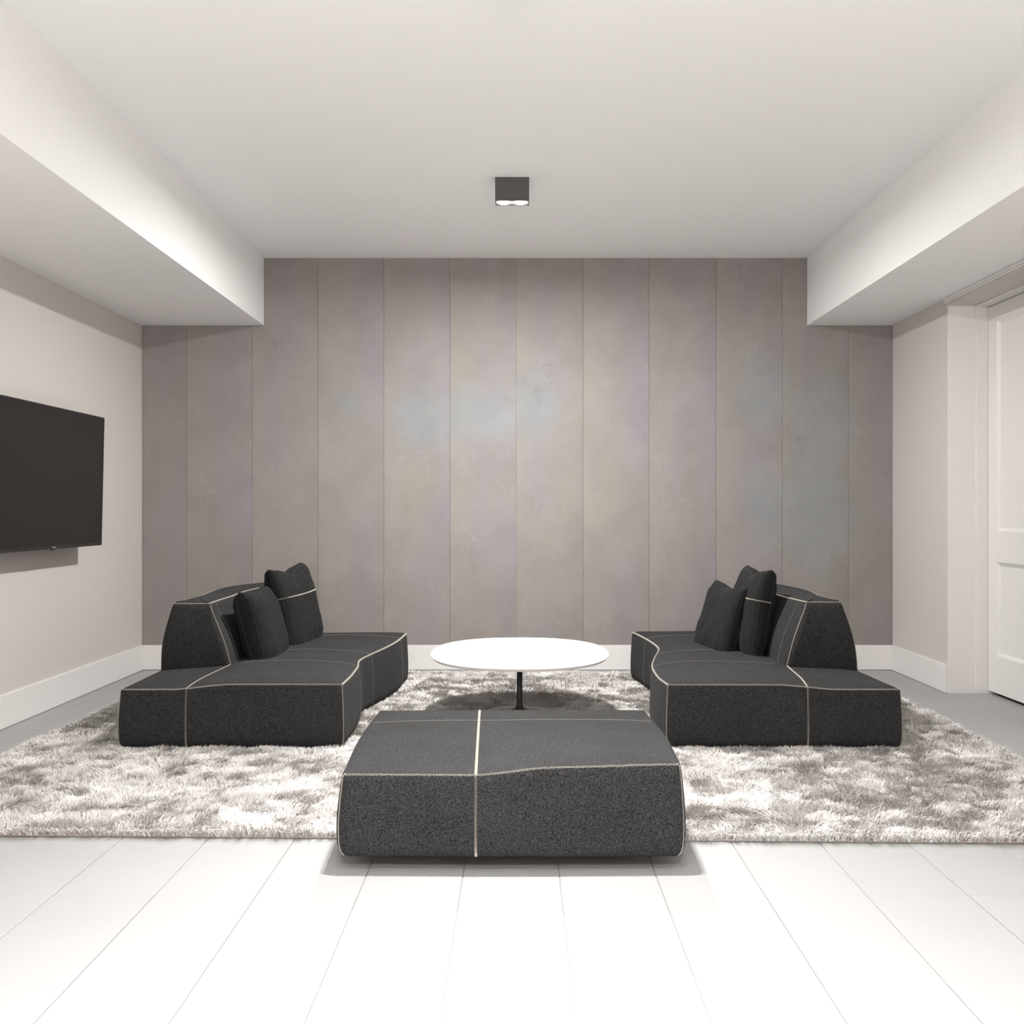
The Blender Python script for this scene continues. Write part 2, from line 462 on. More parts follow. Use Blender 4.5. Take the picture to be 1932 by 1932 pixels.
for za, zb in ((z1a, z1b), (z2a, z2b)):
    # recessed panel with a sloped moulding frame
    ya, yb, s, d = da + SW, db - SW, 0.022, 0.016
    vv = [(0, ya, za), (0, yb, za), (0, yb, zb), (0, ya, zb), (d, ya + s, za + s), (d, yb - s, za + s), (d, yb - s, zb - s), (d, ya + s, zb - s)]
    vv = [(v[0], v[1] - dr.location.y, v[2]) for v in vv]
    ff = [(4, 7, 6, 5)] + [(i, i + 4, (i + 1) % 4 + 4, (i + 1) % 4) for i in range(4)]
    link('panel', mesh_from('panel', vv, ff), M_DOOR, dr)
hd = ch('handle', DX - 0.05, DX - 0.04, da + 0.05, da + 0.17, 1.02, 1.035, M_STEEL, dr, 0.003)
ch('handle_rose', DX - 0.04, DX, da + 0.045, da + 0.075, 1.012, 1.043, M_STEEL, dr, 0.003)
mo = tag(empty('trim_2', (XR, 4.0, ZS)), 'slim moulding strip under the right soffit above the door', kind='structure')
ch('moulding', XR - 0.020, XR + 0.002, Y0 + 0.01, 6.83, 2.474, ZS - 0.0005, M_TRIM, mo, 0.004)
ch('moulding_lip', XR - 0.012, XR + 0.002, Y0 + 0.01, 6.83, 2.462, 2.474, M_TRIM, mo, 0.003)
baseb = tag(baseboard('baseboard_door', XR - 0.014, XR + 0.005, Y0 + 0.001, DY0 - 0.004), 'white baseboard on the near side of the door recess')

# ------------------------------------------------------------------ soft bodies
def catmull(pts, n=12):
    P = [Vector(p) for p in pts]
    P = [P[0] * 2 - P[1]] + P + [P[-1] * 2 - P[-2]]
    out = []
    for i in range(1, len(P) - 2):
        for k in range(n):
            t = k / n
            a, b, c, d = P[i - 1], P[i], P[i + 1], P[i + 2]
            out.append(0.5 * ((2 * b) + (c - a) * t + (2 * a - 5 * b + 4 * c - d) * t * t + (3 * b - 3 * c + d - a) * t ** 3))
    out.append(P[-2])
    return out

def resample(pts, step):
    d = [0.0]
    for a, b in zip(pts, pts[1:]): d.append(d[-1] + (b - a).length)
    n = max(2, int(round(d[-1] / step)))
    out, j = [], 0
    for k in range(n + 1):
        s = d[-1] * k / n
        while j < len(d) - 2 and d[j + 1] < s: j += 1
        t = (s - d[j]) / max(1e-9, d[j + 1] - d[j])
        out.append(pts[j].lerp(pts[j + 1], t))
    return out

def closed_outline(sides, step=0.014, corner=0.012):
    """sides: list of open 2D point lists that join end to start. Returns points and the index of each corner."""
    trimmed = []
    for s in sides:
        s = resample([Vector(p) for p in s], 0.004)
        k = max(1, int(corner / 0.004))
        trimmed.append(s[k:-k])
    out, corners = [], []
    for i, s in enumerate(trimmed):
        prev = trimmed[i - 1]
        c = Vector(sides[i][0]) if True else None
        a, b = prev[-1], s[0]
        corners.append(len(out) + 1)
        for t in (0.25, 0.5, 0.75):
            out.append(a * (1 - t) ** 2 + Vector(c) * 2 * t * (1 - t) + b * t * t)
        out += resample(s, step)
    return out, corners

def normals2d(pts):
    n = len(pts); res = []
    for i in range(n):
        t = pts[(i + 1) % n] - pts[i - 1]
        res.append(Vector((t.y, -t.x)).normalized())      # outward for CCW outlines
    return res

class Loft:
    def __init__(self): self.rings = []
    def add(self, ring): self.rings.append(ring)
    def mesh(self, name, cap_last=False):
        n = len(self.rings[0])
        verts = [v for r in self.rings for v in r]
        faces = []
        for k in range(len(self.rings) - 1):
            for i in range(n):
                j = (i + 1) % n
                faces.append((k * n + i, k * n + j, (k + 1) * n + j, (k + 1) * n + i))
        faces.append(tuple(range(n - 1, -1, -1)))
        me = mesh_from(name, verts, faces, True)
        bm = bmesh.new(); bm.from_mesh(me)
        bmesh.ops.remove_doubles(bm, verts=bm.verts, dist=0.0004)
        bmesh.ops.recalc_face_normals(bm, faces=bm.faces)
        bm.to_mesh(me); bm.free()
        return me

def soft_block(name, outline, spine, zb, ztop, bulge, crown, wob=0.003, seed=0.0):
    """Upholstered block. outline: CCW plan; spine: two 2D ends of the line the top closes on."""
    nrm = normals2d(outline)
    L = Loft()
    A, B = Vector(spine[0]), Vector(spine[1])
    def sp(p):
        d = B - A; t = max(0, min(1, (p - A).dot(d) / d.length_squared)); return A + d * t
    nz3 = lambda x, y, z: noise.noise(Vector((x * 3 + seed, y * 3, z * 3)))
    side = []
    for ins, f in ((0.055, 0.0), (0.024, 0.0), (0.010, 0.008), (0.003, 0.022), (0.0, 0.045)):
        side.append((ins, None, f))
    for k in range(1, 14):
        t = k / 14
        side.append((0.0, t, 0))
    for ins, t, f in side:
        ring = []
        for p, q in zip(outline, nrm):
            zt = ztop(p.x, p.y)
            if t is None:
                z = zb + f * 0.9
                tt = (z - zb) / (zt - zb)
            else:
                z0_ = zb + 0.0405
                z = z0_ + (zt - 0.008 - z0_) * t
                tt = (z - zb) / (zt - zb)
            bl = bulge * math.sin(math.pi * min(1, max(0, tt)) ** 0.62)
            bl += wob * nz3(p.x, p.y, z) * math.sin(math.pi * min(1, max(0, tt)))
            r = p + q * (bl - ins)
            ring.append(Vector((r.x, r.y, z)))
        L.add(ring)
    ring_edge_index = len(L.rings)
    for ins, dz in ((0.0005, -0.004), (0.003, -0.0008)):
        L.add([Vector((p.x - q.x * ins, p.y - q.y * ins, ztop(p.x, p.y) + dz)) for p, q in zip(outline, nrm)])
    fr_ = [0.02, 0.05, 0.09, 0.14, 0.2, 0.27, 0.35, 0.44, 0.54, 0.65, 0.77, 0.89, 1.0]
    for s in fr_:
        ring = []
        for p, q in zip(outline, nrm):
            c = sp(p)
            r = p.lerp(c, s)
            dist = (r - p).length
            z = ztop(r.x, r.y) + crown * (1 - math.exp(-dist / 0.10)) + wob * 1.3 * noise.noise(Vector((r.x * 2.7 + seed, r.y * 2.7, 4.0))) * min(1, dist / 0.1)
            ring.append(Vector((r.x, r.y, z)))
        L.add(ring)
    me = L.mesh(name)
    return me, L, ring_edge_index

def tube(path, rad, closed=False, sides=4):
    verts, faces = [], []
    n = len(path)
    for i in range(n):
        a = path[i - 1] if i > 0 else path[i]
        b = path[i + 1] if i < n - 1 else path[i]
        t = (b - a)
        if t.length < 1e-9: t = Vector((0, 0, 1))
        t.normalize()
        u = t.orthogonal().normalized(); v = t.cross(u)
        for k in range(sides):
            an = 2 * math.pi * k / sides
            verts.append(path[i] + (u * math.cos(an) + v * math.sin(an)) * rad)
    for i in range(n - 1):
        for k in range(sides):
            k2 = (k + 1) % sides
            faces.append((i * sides + k, i * sides + k2, (i + 1) * sides + k2, (i + 1) * sides + k))
    return verts, faces

def project(paths_pts, bvh, lift):
    """nearest surface point and normal for each point"""
    out = []
    for p in paths_pts:
        co, n, idx, d = bvh.find_nearest(p)
        if co is None: continue
        out.append((co + n * lift, n))
    return out

def zigzag(path, bvh, width=0.0085, pitch=0.0058, rad=0.0011, lift=0.0012):
    """flat zigzag thread laid on a surface along a path (list of Vectors)"""
    pts = resample(path, pitch / 2)
    res = []
    for i, p in enumerate(pts):
        a = pts[max(0, i - 2)]; b = pts[min(len(pts) - 1, i + 2)]
        t = (b - a).normalized()
        co, n, idx, d = bvh.find_nearest(p)
        s = t.cross(n).normalized()
        q = p + s * (width / 2 if i % 2 else -width / 2)
        co2, n2, idx, d = bvh.find_nearest(q)
        res.append(co2 + n2 * lift)
    return tube(res, rad, sides=3)

def topstitch(path, bvh, rad=0.0011, lift=0.0006, step=0.012):
    pts = resample(path, step)
    return tube([c for c, n in project(pts, bvh, lift)], rad, sides=4)

def bvh_of(me):
    return BVHTree.FromPolygons([v.co.copy() for v in me.vertices], [tuple(p.vertices) for p in me.polygons])

def seam(name, vf, mat, parent):
    me = mesh_from(name, vf[0], vf[1], False)
    return link(name, me, mat, parent)

def column(L, i, k0=3, k1=None):
    return [r[i].copy() for r in L.rings[k0:k1]]

# ------------------------------------------------------------------ sofas
def build_sofa(name, label, inner, outer, yf, seamx, ybf, back_in_base, back_in_top, back_out_top, back_end, zt_fn, zback, sign):
    """inner/outer: plan curves front to far (x,y). sign=+1: inner side towards +x (left sofa)."""
    root = tag(empty(name, ((inner[0][0] + outer[0][0]) / 2, (yf + inner[-1][1]) / 2, 0.022)), label, 'sofa', 'low charcoal sofas on the shag rug')
    O = root.location
    ic = catmull([Vector((p[0], p[1])) for p in inner], 10)
    oc = catmull([Vector((p[0], p[1])) for p in outer], 10)
    if sign > 0:   # CCW: front edge outer->inner (left to right), inner side going far, far edge right to left, outer side back
        sides = [[oc[0], ic[0]], ic, [ic[-1], Vector(((ic[-1].x + oc[-1].x) / 2, ic[-1].y + 0.03)), oc[-1]], list(reversed(oc))]
    else:
        sides = [[ic[0], oc[0]], oc, [oc[-1], Vector(((ic[-1].x + oc[-1].x) / 2, ic[-1].y + 0.03)), ic[-1]], list(reversed(ic))]
    sides[2] = catmull(sides[2], 10)
    outline, corners = closed_outline(sides, 0.016, 0.014)
    cx = (inner[0][0] + outer[0][0]) / 2
    me, L, ke = soft_block('seat', outline, ((cx, yf + 0.45), (cx + 0.03 * sign, inner[-1][1] - 0.42)), 0.022, zt_fn, 0.011, 0.020, 0.004, 3.0 + sign)
    bv = bvh_of(me)
    seat = link('seat', me, M_FABRIC, root, -O)
    n = len(outline)
    edge = L.rings[ke + 1]
    # zigzag along the whole upper edge
    loop = [edge[i % n].copy() for i in range(n + 1)]
    seam('edge_stitching', zigzag(loop, bv), M_THREAD, seat)
    for ci in corners:
        seam('corner_stitching', zigzag(column(L, ci, 2, ke + 1), bv, width=0.007), M_THREAD, seat)
    # the seam that parts the front block and runs back to the backrest
    fi = min(range(n), key=lambda i: (abs(outline[i].x - seamx[0]) + 10 * abs(outline[i].y - yf)))
    col = column(L, fi, 2, ke + 2)
    top = []
    for k in range(1, 26):
        t = k / 25
        x = seamx[0] + (seamx[1] - seamx[0]) * t; y = yf + (ybf - yf) * t
        hit = bv.ray_cast(Vector((x, y, 2)), Vector((0, 0, -1)))
        if hit[0] is not None: top.append(hit[0])
    seam('dividing_stitching', zigzag(col + top, bv), M_THREAD, seat)
    # fine cross seams on the seat, down the inner side
    for yy, bow in ((ybf + 0.03, 0.06), (6.17, 0.06), (6.87, 0.03)):
        ii = min(range(n), key=lambda i: abs(outline[i].y - yy) + (0 if (outline[i].x - cx) * sign > 0.2 else 10))
        c = column(L, ii, 3, ke + 2)
        xin = outline[ii].x
        xo = back_in_base[0][0] + (0.05 * sign)
        path = list(c)
        for k in range(1, 20):
            t = k / 19
            x = xin + (xo - xin) * t; y = outline[ii].y + bow * math.sin(math.pi * t)
            hit = bv.ray_cast(Vector((x, y, 2)), Vector((0, 0, -1)))
            if hit[0] is not None: path.append(hit[0])
        seam('cross_seam', topstitch(path, bv), M_THREAD2, seat)
    # backrest: loft from base outline to top outline
    def back_outline(pin, pout, y0, y1):
        i2 = catmull([Vector(p) for p in pin], 10); o2 = catmull([Vector(p) for p in pout], 10)
        i2 = [Vector((p.x, y0 + (p.y - i2[0].y) * (y1 - y0) / (i2[-1].y - i2[0].y))) for p in i2]
        o2 = [Vector((p.x, y0 + (p.y - o2[0].y) * (y1 - y0) / (o2[-1].y - o2[0].y))) for p in o2]
        i2 = resample(i2, (i2[-1] - i2[0]).length / 70); o2 = resample(o2, (o2[-1] - o2[0]).length / 70)
        i2 = [i2[int(k * (len(i2) - 1) / 70)] for k in range(71)]; o2 = [o2[int(k * (len(o2) - 1) / 70)] for k in range(71)]
        fr = [o2[0].lerp(i2[0], k / 24) for k in range(1, 24)]
        fa = [i2[-1].lerp(o2[-1], k / 24) for k in range(1, 24)]
        return i2, o2, fr, fa
    def ring_pts(pin, pout, y0, y1):
        i2, o2, fr, fa = back_outline(pin, pout, y0, y1)
        if sign > 0: return fr + i2 + fa + list(reversed(o2))
        return list(reversed(fr)) + o2 + list(reversed(fa)) + list(reversed(i2))
    out_base = [(p[0], p[1]) for p in outer if p[1] >= ybf + 0.1]
    out_base = [(out_base[0][0], ybf)] + out_base
    base = ring_pts(back_in_base, out_base, ybf, back_end)
    topr = ring_pts(back_in_top, back_out_top, ybf + 0.025, back_end - 0.05)
    def soften(r, k):
        for _ in range(k):
            r = [(r[i - 1] + r[i] * 2 + r[(i + 1) % len(r)]) / 4 for i in range(len(r))]
        return r
    base = soften(base, 3); topr = soften(topr, 3)
    LB = Loft()
    zbase = 0.295
    nb = normals2d(base)
    zt_of = lambda p: zback + 0.018 * smoothstep(6.2, 6.7, p.y)
    for k in range(0, 17):
        t = k / 16
        ring = []
        for a, b, q in zip(base, topr, nb):
            p = a.lerp(b, t)
            bl = 0.018 * math.sin(math.pi * t)
            p = p + q * bl
            ring.append(Vector((p.x, p.y, zbase + (zt_of(p) - 0.042 - zbase) * t)))
        LB.add(ring)
    nt_ = normals2d(topr)
    ek = len(LB.rings)
    for ins, dz in ((0.003, -0.030), (0.009, -0.016), (0.018, -0.006), (0.030, -0.0005), (0.042, 0.002)):
        LB.add([Vector((p.x - q.x * ins, p.y - q.y * ins, zt_of(p) + dz)) for p, q in zip(topr, nt_)])
    mid = [((topr[i].x + back_in_top[0][0]) / 2, topr[i].y) for i in range(len(topr))]
    bi, bo, _, _ = back_outline(back_in_top, back_out_top, ybf + 0.025, back_end - 0.05)
    cen = [(a + b) / 2 for a, b in zip(bi, bo)][8:-8]
    for s in (0.25, 0.5, 0.75, 1.0):
        ring = []
        for p, q in zip(topr, nt_):
            e = p - q * 0.042
            c = min(cen, key=lambda m: (m - e).length_squared)
            r = e.lerp(c, s)
            ring.append(Vector((r.x, r.y, zt_of(p) + 0.002 + 0.012 * s)))
        LB.add(ring)
    meb = LB.mesh('backrest')
    bvb = bvh_of(meb)
    back = link('backrest', meb, M_FABRIC, root, -O)
    nB = len(topr)
    er = LB.rings[ek + 2]
    loop = [er[i % nB].copy() for i in range(nB + 1)]
    seam('edge_stitching', zigzag(loop, bvb, width=0.007), M_THREAD, back)
    # corner seams at the near end
    ci = [i for i in range(nB) if base[i].y < ybf + 0.05]
    for sgn in (1, -1):
        i = max(ci, key=lambda i: base[i].x * sgn - base[i].y * 1.0)
        seam('corner_stitching', zigzag(column(LB, i, 1, ek + 2), bvb, width=0.007), M_THREAD, back)
    for yy in (ybf + 0.14,):
        i = min(range(nB), key=lambda i: abs(base[i].y - yy) + (0 if (base[i].x - (back_in_base[0][0] + outer[0][0]) / 2) * sign > 0 else 10))
        seam('cross_seam', topstitch(column(LB, i, 1, ek + 2), bvb), M_THREAD2, back)
    return root, outline, bv

yf = 5.125
def zt_left(x, y):
    return 0.303 + 0.024 * smoothstep(-1.66, -1.36, x) + 0.012 * smoothstep(5.6, 6.9, y)
def zt_right(x, y):
    return 0.304 + 0.022 * smoothstep(1.52, 1.22, x) if False else 0.304 + 0.022 * (1 - smoothstep(1.22, 1.52, x)) + 0.012 * smoothstep(5.6, 6.9, y)
sofaL, outL, bvL = build_sofa('curved_sofa', 'low charcoal sofa with white zigzag seams beside the television wall',
    inner=[(-0.836, 5.125), (-0.835, 5.40), (-0.848, 5.70), (-0.872, 5.93), (-0.846, 6.14), (-0.795, 6.42), (-0.757, 6.72), (-0.742, 7.15)],
    outer=[(-1.893, 5.125), (-1.905, 5.75), (-1.905, 6.30), (-1.88, 6.65), (-1.79, 6.90), (-1.66, 7.15)],
    yf=5.125, seamx=(-1.575, -1.53), ybf=5.72,
    back_in_base=[(-1.512, 5.72), (-1.52, 6.1), (-1.50, 6.45), (-1.42, 6.80), (-1.33, 7.08)],
    back_in_top=[(-1.632, 5.74), (-1.645, 6.1), (-1.635, 6.45), (-1.55, 6.80), (-1.46, 7.05)],
    back_out_top=[(-1.858, 5.74), (-1.860, 6.2), (-1.850, 6.6), (-1.76, 6.85), (-1.66, 7.05)],
    back_end=7.10, zt_fn=zt_left, zback=0.662, sign=1)
sofaR, outR, bvR = build_sofa('curved_sofa', 'low charcoal sofa with white zigzag seams on the door side',
    inner=[(0.704, 5.120), (0.688, 5.36), (0.703, 5.72), (0.757, 6.05), (0.820, 6.36), (0.826, 6.58), (0.795, 6.95), (0.757, 7.24)],
    outer=[(1.812, 5.120), (1.80, 5.6), (1.795, 6.1), (1.80, 6.40), (1.72, 6.75), (1.62, 7.2)],
    yf=5.120, seamx=(1.367, 1.415), ybf=5.69,
    back_in_base=[(1.400, 5.69), (1.39, 6.0), (1.40, 6.4), (1.36, 6.8), (1.30, 7.10)],
    back_in_top=[(1.512, 5.70), (1.478, 6.1), (1.47, 6.4), (1.44, 6.8), (1.40, 7.05)],
    back_out_top=[(1.726, 5.70), (1.725, 6.1), (1.745, 6.38), (1.66, 6.7), (1.60, 7.05)],
    back_end=7.12, zt_fn=zt_right, zback=0.672, sign=-1)

# ------------------------------------------------------------------ ottoman
ot = tag(empty('ottoman', (-0.03, 4.0, 0.0)), 'large low charcoal ottoman with crossing white seams, half on the rug', 'ottoman')
def zt_ott(x, y):
    f = smoothstep(3.45, 4.35, y)
    return 0.314 + 0.018 * f + (0.024 * smoothstep(-0.15, 0.12, x) + 0.008 * smoothstep(0.1, 0.5, x)) * (1 - 0.95 * f)
fs = [(-0.563, 3.425), (-0.03, 3.418), (0.515, 3.425)]
sd = [catmull([Vector(p) for p in fs], 12),
      catmull([Vector((0.515, 3.425)), Vector((0.528, 3.90)), Vector((0.514, 4.425))], 12),
      catmull([Vector((0.514, 4.425)), Vector((-0.02, 4.435)), Vector((-0.570, 4.425))], 12),
      catmull([Vector((-0.570, 4.425)), Vector((-0.580, 3.90)), Vector((-0.563, 3.425))], 12)]
outO, corO = closed_outline(sd, 0.014, 0.02)
meO, LO, keO = soft_block('body', outO, ((-0.03, 3.86), (-0.03, 4.0)), 0.048, zt_ott, 0.018, 0.010, 0.003, 9.0)
bvO = bvh_of(meO)
OO = Vector(ot.location)
ob = link('body', meO, M_FABRIC, ot, -OO)
nO = len(outO)
er = LO.rings[keO + 1]
seam('edge_stitching', zigzag([er[i].copy() for i in range(corO[0], corO[1] + 1)], bvO), M_THREAD, ob)
seam('edge_seam', topstitch([er[i % nO].copy() for i in range(corO[1], nO + corO[0] + 1)], bvO), M_PIPING, ob)
for c in corO:
    seam('corner_stitching', zigzag(column(LO, c, 2, keO + 1), bvO, width=0.006), M_THREAD, ob)
fi = min(range(nO), key=lambda i: abs(outO[i].x + 0.143) + 10 * max(0, outO[i].y - 3.45))
ri = min(range(nO), key=lambda i: abs(outO[i].x + 0.162) + 10 * max(0, 4.38 - outO[i].y))
top = []
for k in range(1, 50):
    t = k / 50
    p = outO[fi].lerp(outO[ri], t)
    h = bvO.ray_cast(Vector((p.x, p.y, 2)), Vector((0, 0, -1)))
    top.append(h[0])
seam('dividing_stitching', zigzag(column(LO, fi, 2, keO + 2) + top + list(reversed(column(LO, ri, 2, keO + 2))), bvO), M_THREAD, ob)
path = []
for k in range(60):
    x = -0.560 + 1.07 * k / 59
    h = bvO.ray_cast(Vector((x, 4.17, 2)), Vector((0, 0, -1)))
    if h[0] is not None: path.append(h[0])
seam('cross_seam', topstitch(path, bvO), M_THREAD2, ob)
for fx, fy in ((-0.40, 3.74), (0.35, 3.74), (-0.40, 4.20), (0.35, 4.20)):
    f = link('foot', lathe_mesh('foot', [(0.0, 0.0), (0.035, 0.0), (0.035, 0.05), (0.0, 0.05)], 20), M_FOOT, ot, Vector((fx, fy, 0.0)) - OO)

# ------------------------------------------------------------------ cushions
def cushion(name, label, base_near, base_far, tilt_deg, W, H, T, side, seam_v=None, seed=0, dent=0.0, lean=0.0, mat=None):
    """Boxed throw cushion. base_near/far: (x,y,z) of the bottom edge line of the visible face; side=+1 faces +x."""
    root = tag(empty(name), label, 'cushion', 'charcoal throw cushions on the sofas')
    U, V = 40, 36
    def edge_t(u, v):
        a = max(0.0, 1 - abs(u) ** 4.0) ** 0.5; b = max(0.0, 1 - abs(v) ** 4.0) ** 0.5
        return a * b
    def pos(u, v, face):
        x = u * W / 2 * (1 - 0.035 * (1 - v * v))
        y = v * H / 2 * (1 - 0.045 * (1 - u * u))
        if v > 0: y -= dent * (v ** 3) * math.exp(-((u + 0.12) / 0.42) ** 2)
        e = edge_t(u, v)
        corner = (abs(u) * abs(v)) ** 6
        t = T / 2 * (0.40 * (1 - 0.45 * corner) + 0.60 * e)
        wr = 0.006 * noise.noise(Vector((u * 2.3 + seed, v * 2.3, face * 2.0))) + 0.004 * noise.noise(Vector((u * 6 + seed, v * 5, face * 5.0 + 2)))
        fold = 0.0
        rr = abs(abs(u) - 0.9) + abs(abs(v) - 0.9)
        fold = -0.010 * math.exp(-(rr / 0.22) ** 2) * (0.5 + 0.5 * math.sin(9 * (u - v) + seed))
        n = face * (t + (wr + fold) * min(1, e * 1.6 + 0.15))
        return Vector((x, y, n))
    verts, faces = [], []
    def gu(i, m):
        s = -1 + 2 * i / m
        return math.sin(s * math.pi / 2) * 0.55 + s * 0.45
    idx = {}
    for f in (1, -1):
        for i in range(U + 1):
            for j in range(V + 1):
                idx[(f, i, j)] = len(verts); verts.append(pos(gu(i, U), gu(j, V), f))
    for i in range(U):
        for j in range(V):
            faces.append((idx[(1, i, j)], idx[(1, i + 1, j)], idx[(1, i + 1, j + 1)], idx[(1, i, j + 1)]))
            faces.append((idx[(-1, i, j)], idx[(-1, i, j + 1)], idx[(-1, i + 1, j + 1)], idx[(-1, i + 1, j)]))
    per = [(i, 0) for i in range(U)] + [(U, j) for j in range(V)] + [(i, V) for i in range(U, 0, -1)] + [(0, j) for j in range(V, 0, -1)]
    mids = []
    for (i, j) in per:
        a, b = verts[idx[(1, i, j)]], verts[idx[(-1, i, j)]]
        m = (a + b) / 2
        d = Vector((gu(i, U) if i in (0, U) else 0, gu(j, V) if j in (0, V) else 0, 0))
        m = m + d * 0.010
        mids.append(len(verts)); verts.append(m)
    for k in range(len(per)):
        k2 = (k + 1) % len(per)
        a, b = idx[(1, *per[k])], idx[(1, *per[k2])]
        c, d = idx[(-1, *per[k])], idx[(-1, *per[k2])]
        faces.append((b, a, mids[k], mids[k2])); faces.append((mids[k2], mids[k], c, d))
    # place: u along base line (near -> far), v up and leaning back, n towards the visible side
    bn, bf = Vector(base_near), Vector(base_far)
    au = (bf - bn); mid = (bn + bf) / 2; au.z = 0; au.normalize()
    nh = Vector((au.y, -au.x, 0)) * (1 if side > 0 else -1)
    if nh.x * side < 0: nh = -nh
    th = math.radians(tilt_deg)
    av = Vector((0, 0, math.cos(th))) - nh * math.sin(th)
    an = nh * math.cos(th) + Vector((0, 0, math.sin(th)))
    cpos = mid + av * (H / 2) - an * (T * 0.30)
    R = Matrix((au, av, an)).transposed().to_4x4()
    if lean: R = R @ Matrix.Rotation(math.radians(lean), 4, 'Z')
    Mx = Matrix.Translation(cpos) @ R
    root.location = (mid.x, mid.y, mid.z)
    wv = [Mx @ v - root.location for v in verts]
    if Mx.to_3x3().determinant() < 0:
        faces = [tuple(reversed(f)) for f in faces]
    me = mesh_from('cover', wv, faces, True)
    bm = bmesh.new(); bm.from_mesh(me); bmesh.ops.recalc_face_normals(bm, faces=bm.faces); bm.to_mesh(me); bm.free()
    cov = link('cover', me, mat or M_FABRIC2, root)
    bv = bvh_of(me)
    # piping lines where the box sides meet the faces
    for f in (1, -1):
        pth = [wv[idx[(f, *p)]].copy() for p in per]; pth.append(pth[0].copy())
        seam('piping', tube(pth, 0.0018, sides=4), M_PIPING, cov)
    if seam_v is not None:
        pth = []
        for k in range(81):
            u = -1 + 2 * k / 80
            pth.append(Mx @ pos(u, seam_v, 1) - root.location)
        ends = [Mx @ pos(-1, seam_v, -1) - root.location]
        ends2 = [Mx @ pos(1, seam_v, -1) - root.location]
        seam('band_stitching', zigzag(ends + pth + ends2, bv, width=0.006, pitch=0.005, rad=0.0013), M_THREAD, cov)
    return root

cushion('throw_cushion', 'plain charcoal cushion leaning on the backrest of the television-side sofa', (-1.345, 5.83, 0.316), (-1.338, 6.36, 0.326), 16, 0.51, 0.41, 0.18, 1, None, 1.3, 0.012)
cushion('throw_cushion', 'taller charcoal cushion with a white band, far end of the television-side sofa', (-1.312, 6.33, 0.318), (-1.232, 6.93, 0.326), 13, 0.57, 0.505, 0.18, 1, 0.30, 4.1, 0.045, lean=1.5)
cushion('throw_cushion', 'tilted charcoal cushion in front of another on the door-side sofa', (1.140, 6.13, 0.318), (1.058, 6.63, 0.324), 17, 0.51, 0.42, 0.14, -1, None, 7.7, 0.02, lean=1)
cushion('throw_cushion', 'taller charcoal cushion with a white band behind the tilted one on the door-side sofa', (1.272, 6.00, 0.320), (1.245, 6.52, 0.326), 10, 0.50, 0.505, 0.16, -1, 0.32, 2.9, 0.03)

# ------------------------------------------------------------------ table
tb = tag(empty('coffee_table', (0.004, 5.95, 0.03)), 'white oval pedestal coffee table between the two sofas', 'table')
TW, TD, TZ = 0.486, 0.655, 0.376
def sup(n, a, b, e):
    out = []
    for k in range(n):
        t = 2 * math.pi * k / n
        c, s = math.cos(t), math.sin(t)
        out.append((a * math.copysign(abs(c) ** (2 / e), c), b * math.copysign(abs(s) ** (2 / e), s)))
    return out
def stack(rings, capb=True, capt=True):
    n = len(rings[0]); v = [p for r in rings for p in r]; f = []
    for k in range(len(rings) - 1):
        for i in range(n):
            j = (i + 1) % n
            f.append((k * n + i, k * n + j, (k + 1) * n + j, (k + 1) * n + i))
    if capb: f.append(tuple(range(n - 1, -1, -1)))
    if capt: f.append(tuple(range((len(rings) - 1) * n, len(rings) * n)))
    return v, f
def sring(ins, z): return [(x, y, z - 0.03) for x, y in sup(160, TW - ins, TD - ins, 2.32)]
v, f = stack([sring(0.003, TZ - 0.006), sring(0.0, TZ - 0.004), sring(0.0, TZ - 0.0015), sring(0.0015, TZ)])
top_o = link('table_top', mesh_from('table_top', v, f), M_TABLE, tb)
v, f = stack([sring(0.11, TZ - 0.024), sring(0.045, TZ - 0.022), sring(0.012, TZ - 0.0165), sring(0.0012, TZ - 0.0062), sring(0.012, TZ - 0.0058)])
link('bevelled_edge', mesh_from('bevelled_edge', v, f), M_TABLE_EDGE, top_o)
prof = [(0.0, TZ - 0.054), (0.0155, TZ - 0.054), (0.0155, 0.075), (0.017, 0.055), (0.022, 0.040), (0.034, 0.030), (0.05, 0.0265), (0.0, 0.0265)]
link('pedestal', lathe_mesh('pedestal', prof, 40), M_BLACK, tb)
prof = [(0.0, 0.0), (0.198, 0.0), (0.203, 0.003), (0.203, 0.008), (0.198, 0.012), (0.12, 0.020), (0.05, 0.027), (0.0, 0.028)]
link('base', lathe_mesh('base', prof, 64), M_BASE, tb)
prof = [(0.0, TZ - 0.066), (0.06, TZ - 0.062), (0.075, TZ - 0.0545), (0.0, TZ - 0.0545)]
link('mounting_plate', lathe_mesh('mounting_plate', prof, 32), M_BLACK, tb)

# ------------------------------------------------------------------ television
TVX, TVY0, TVY1, TVZ0, TVZ1 = -2.553, 5.27, 6.632, 0.940, 1.722
tv = tag(empty('television', (TVX, (TVY0 + TVY1) / 2, (TVZ0 + TVZ1) / 2)), 'large flat black television on a wall bracket', 'television')
hw, hh = (TVY1 - TVY0) / 2, (TVZ1 - TVZ0) / 2
def tvbox(name, x0, x1, y0, y1, z0, z1, mat, parent, bev=0.0):
    return link(name, box_mesh(name, x0, x1, y0, y1, z0, z1, bev), mat, parent)
tvbox('housing', -0.030, -0.004, -hw, hw, -hh, hh, M_TVBODY, tv, 0.003)
tvbox('rear_cover', -0.065, -0.030, -hw * 0.75, hw * 0.75, -hh * 0.8, hh * 0.5, M_TVBODY, tv, 0.01)
tvbox('bezel', -0.008, 0.0, -hw, hw, hh - 0.010, hh, M_TVBODY, tv, 0.0015)
tvbox('bezel', -0.008, 0.0, -hw, hw, -hh, -hh + 0.018, M_TVBODY, tv, 0.0015)
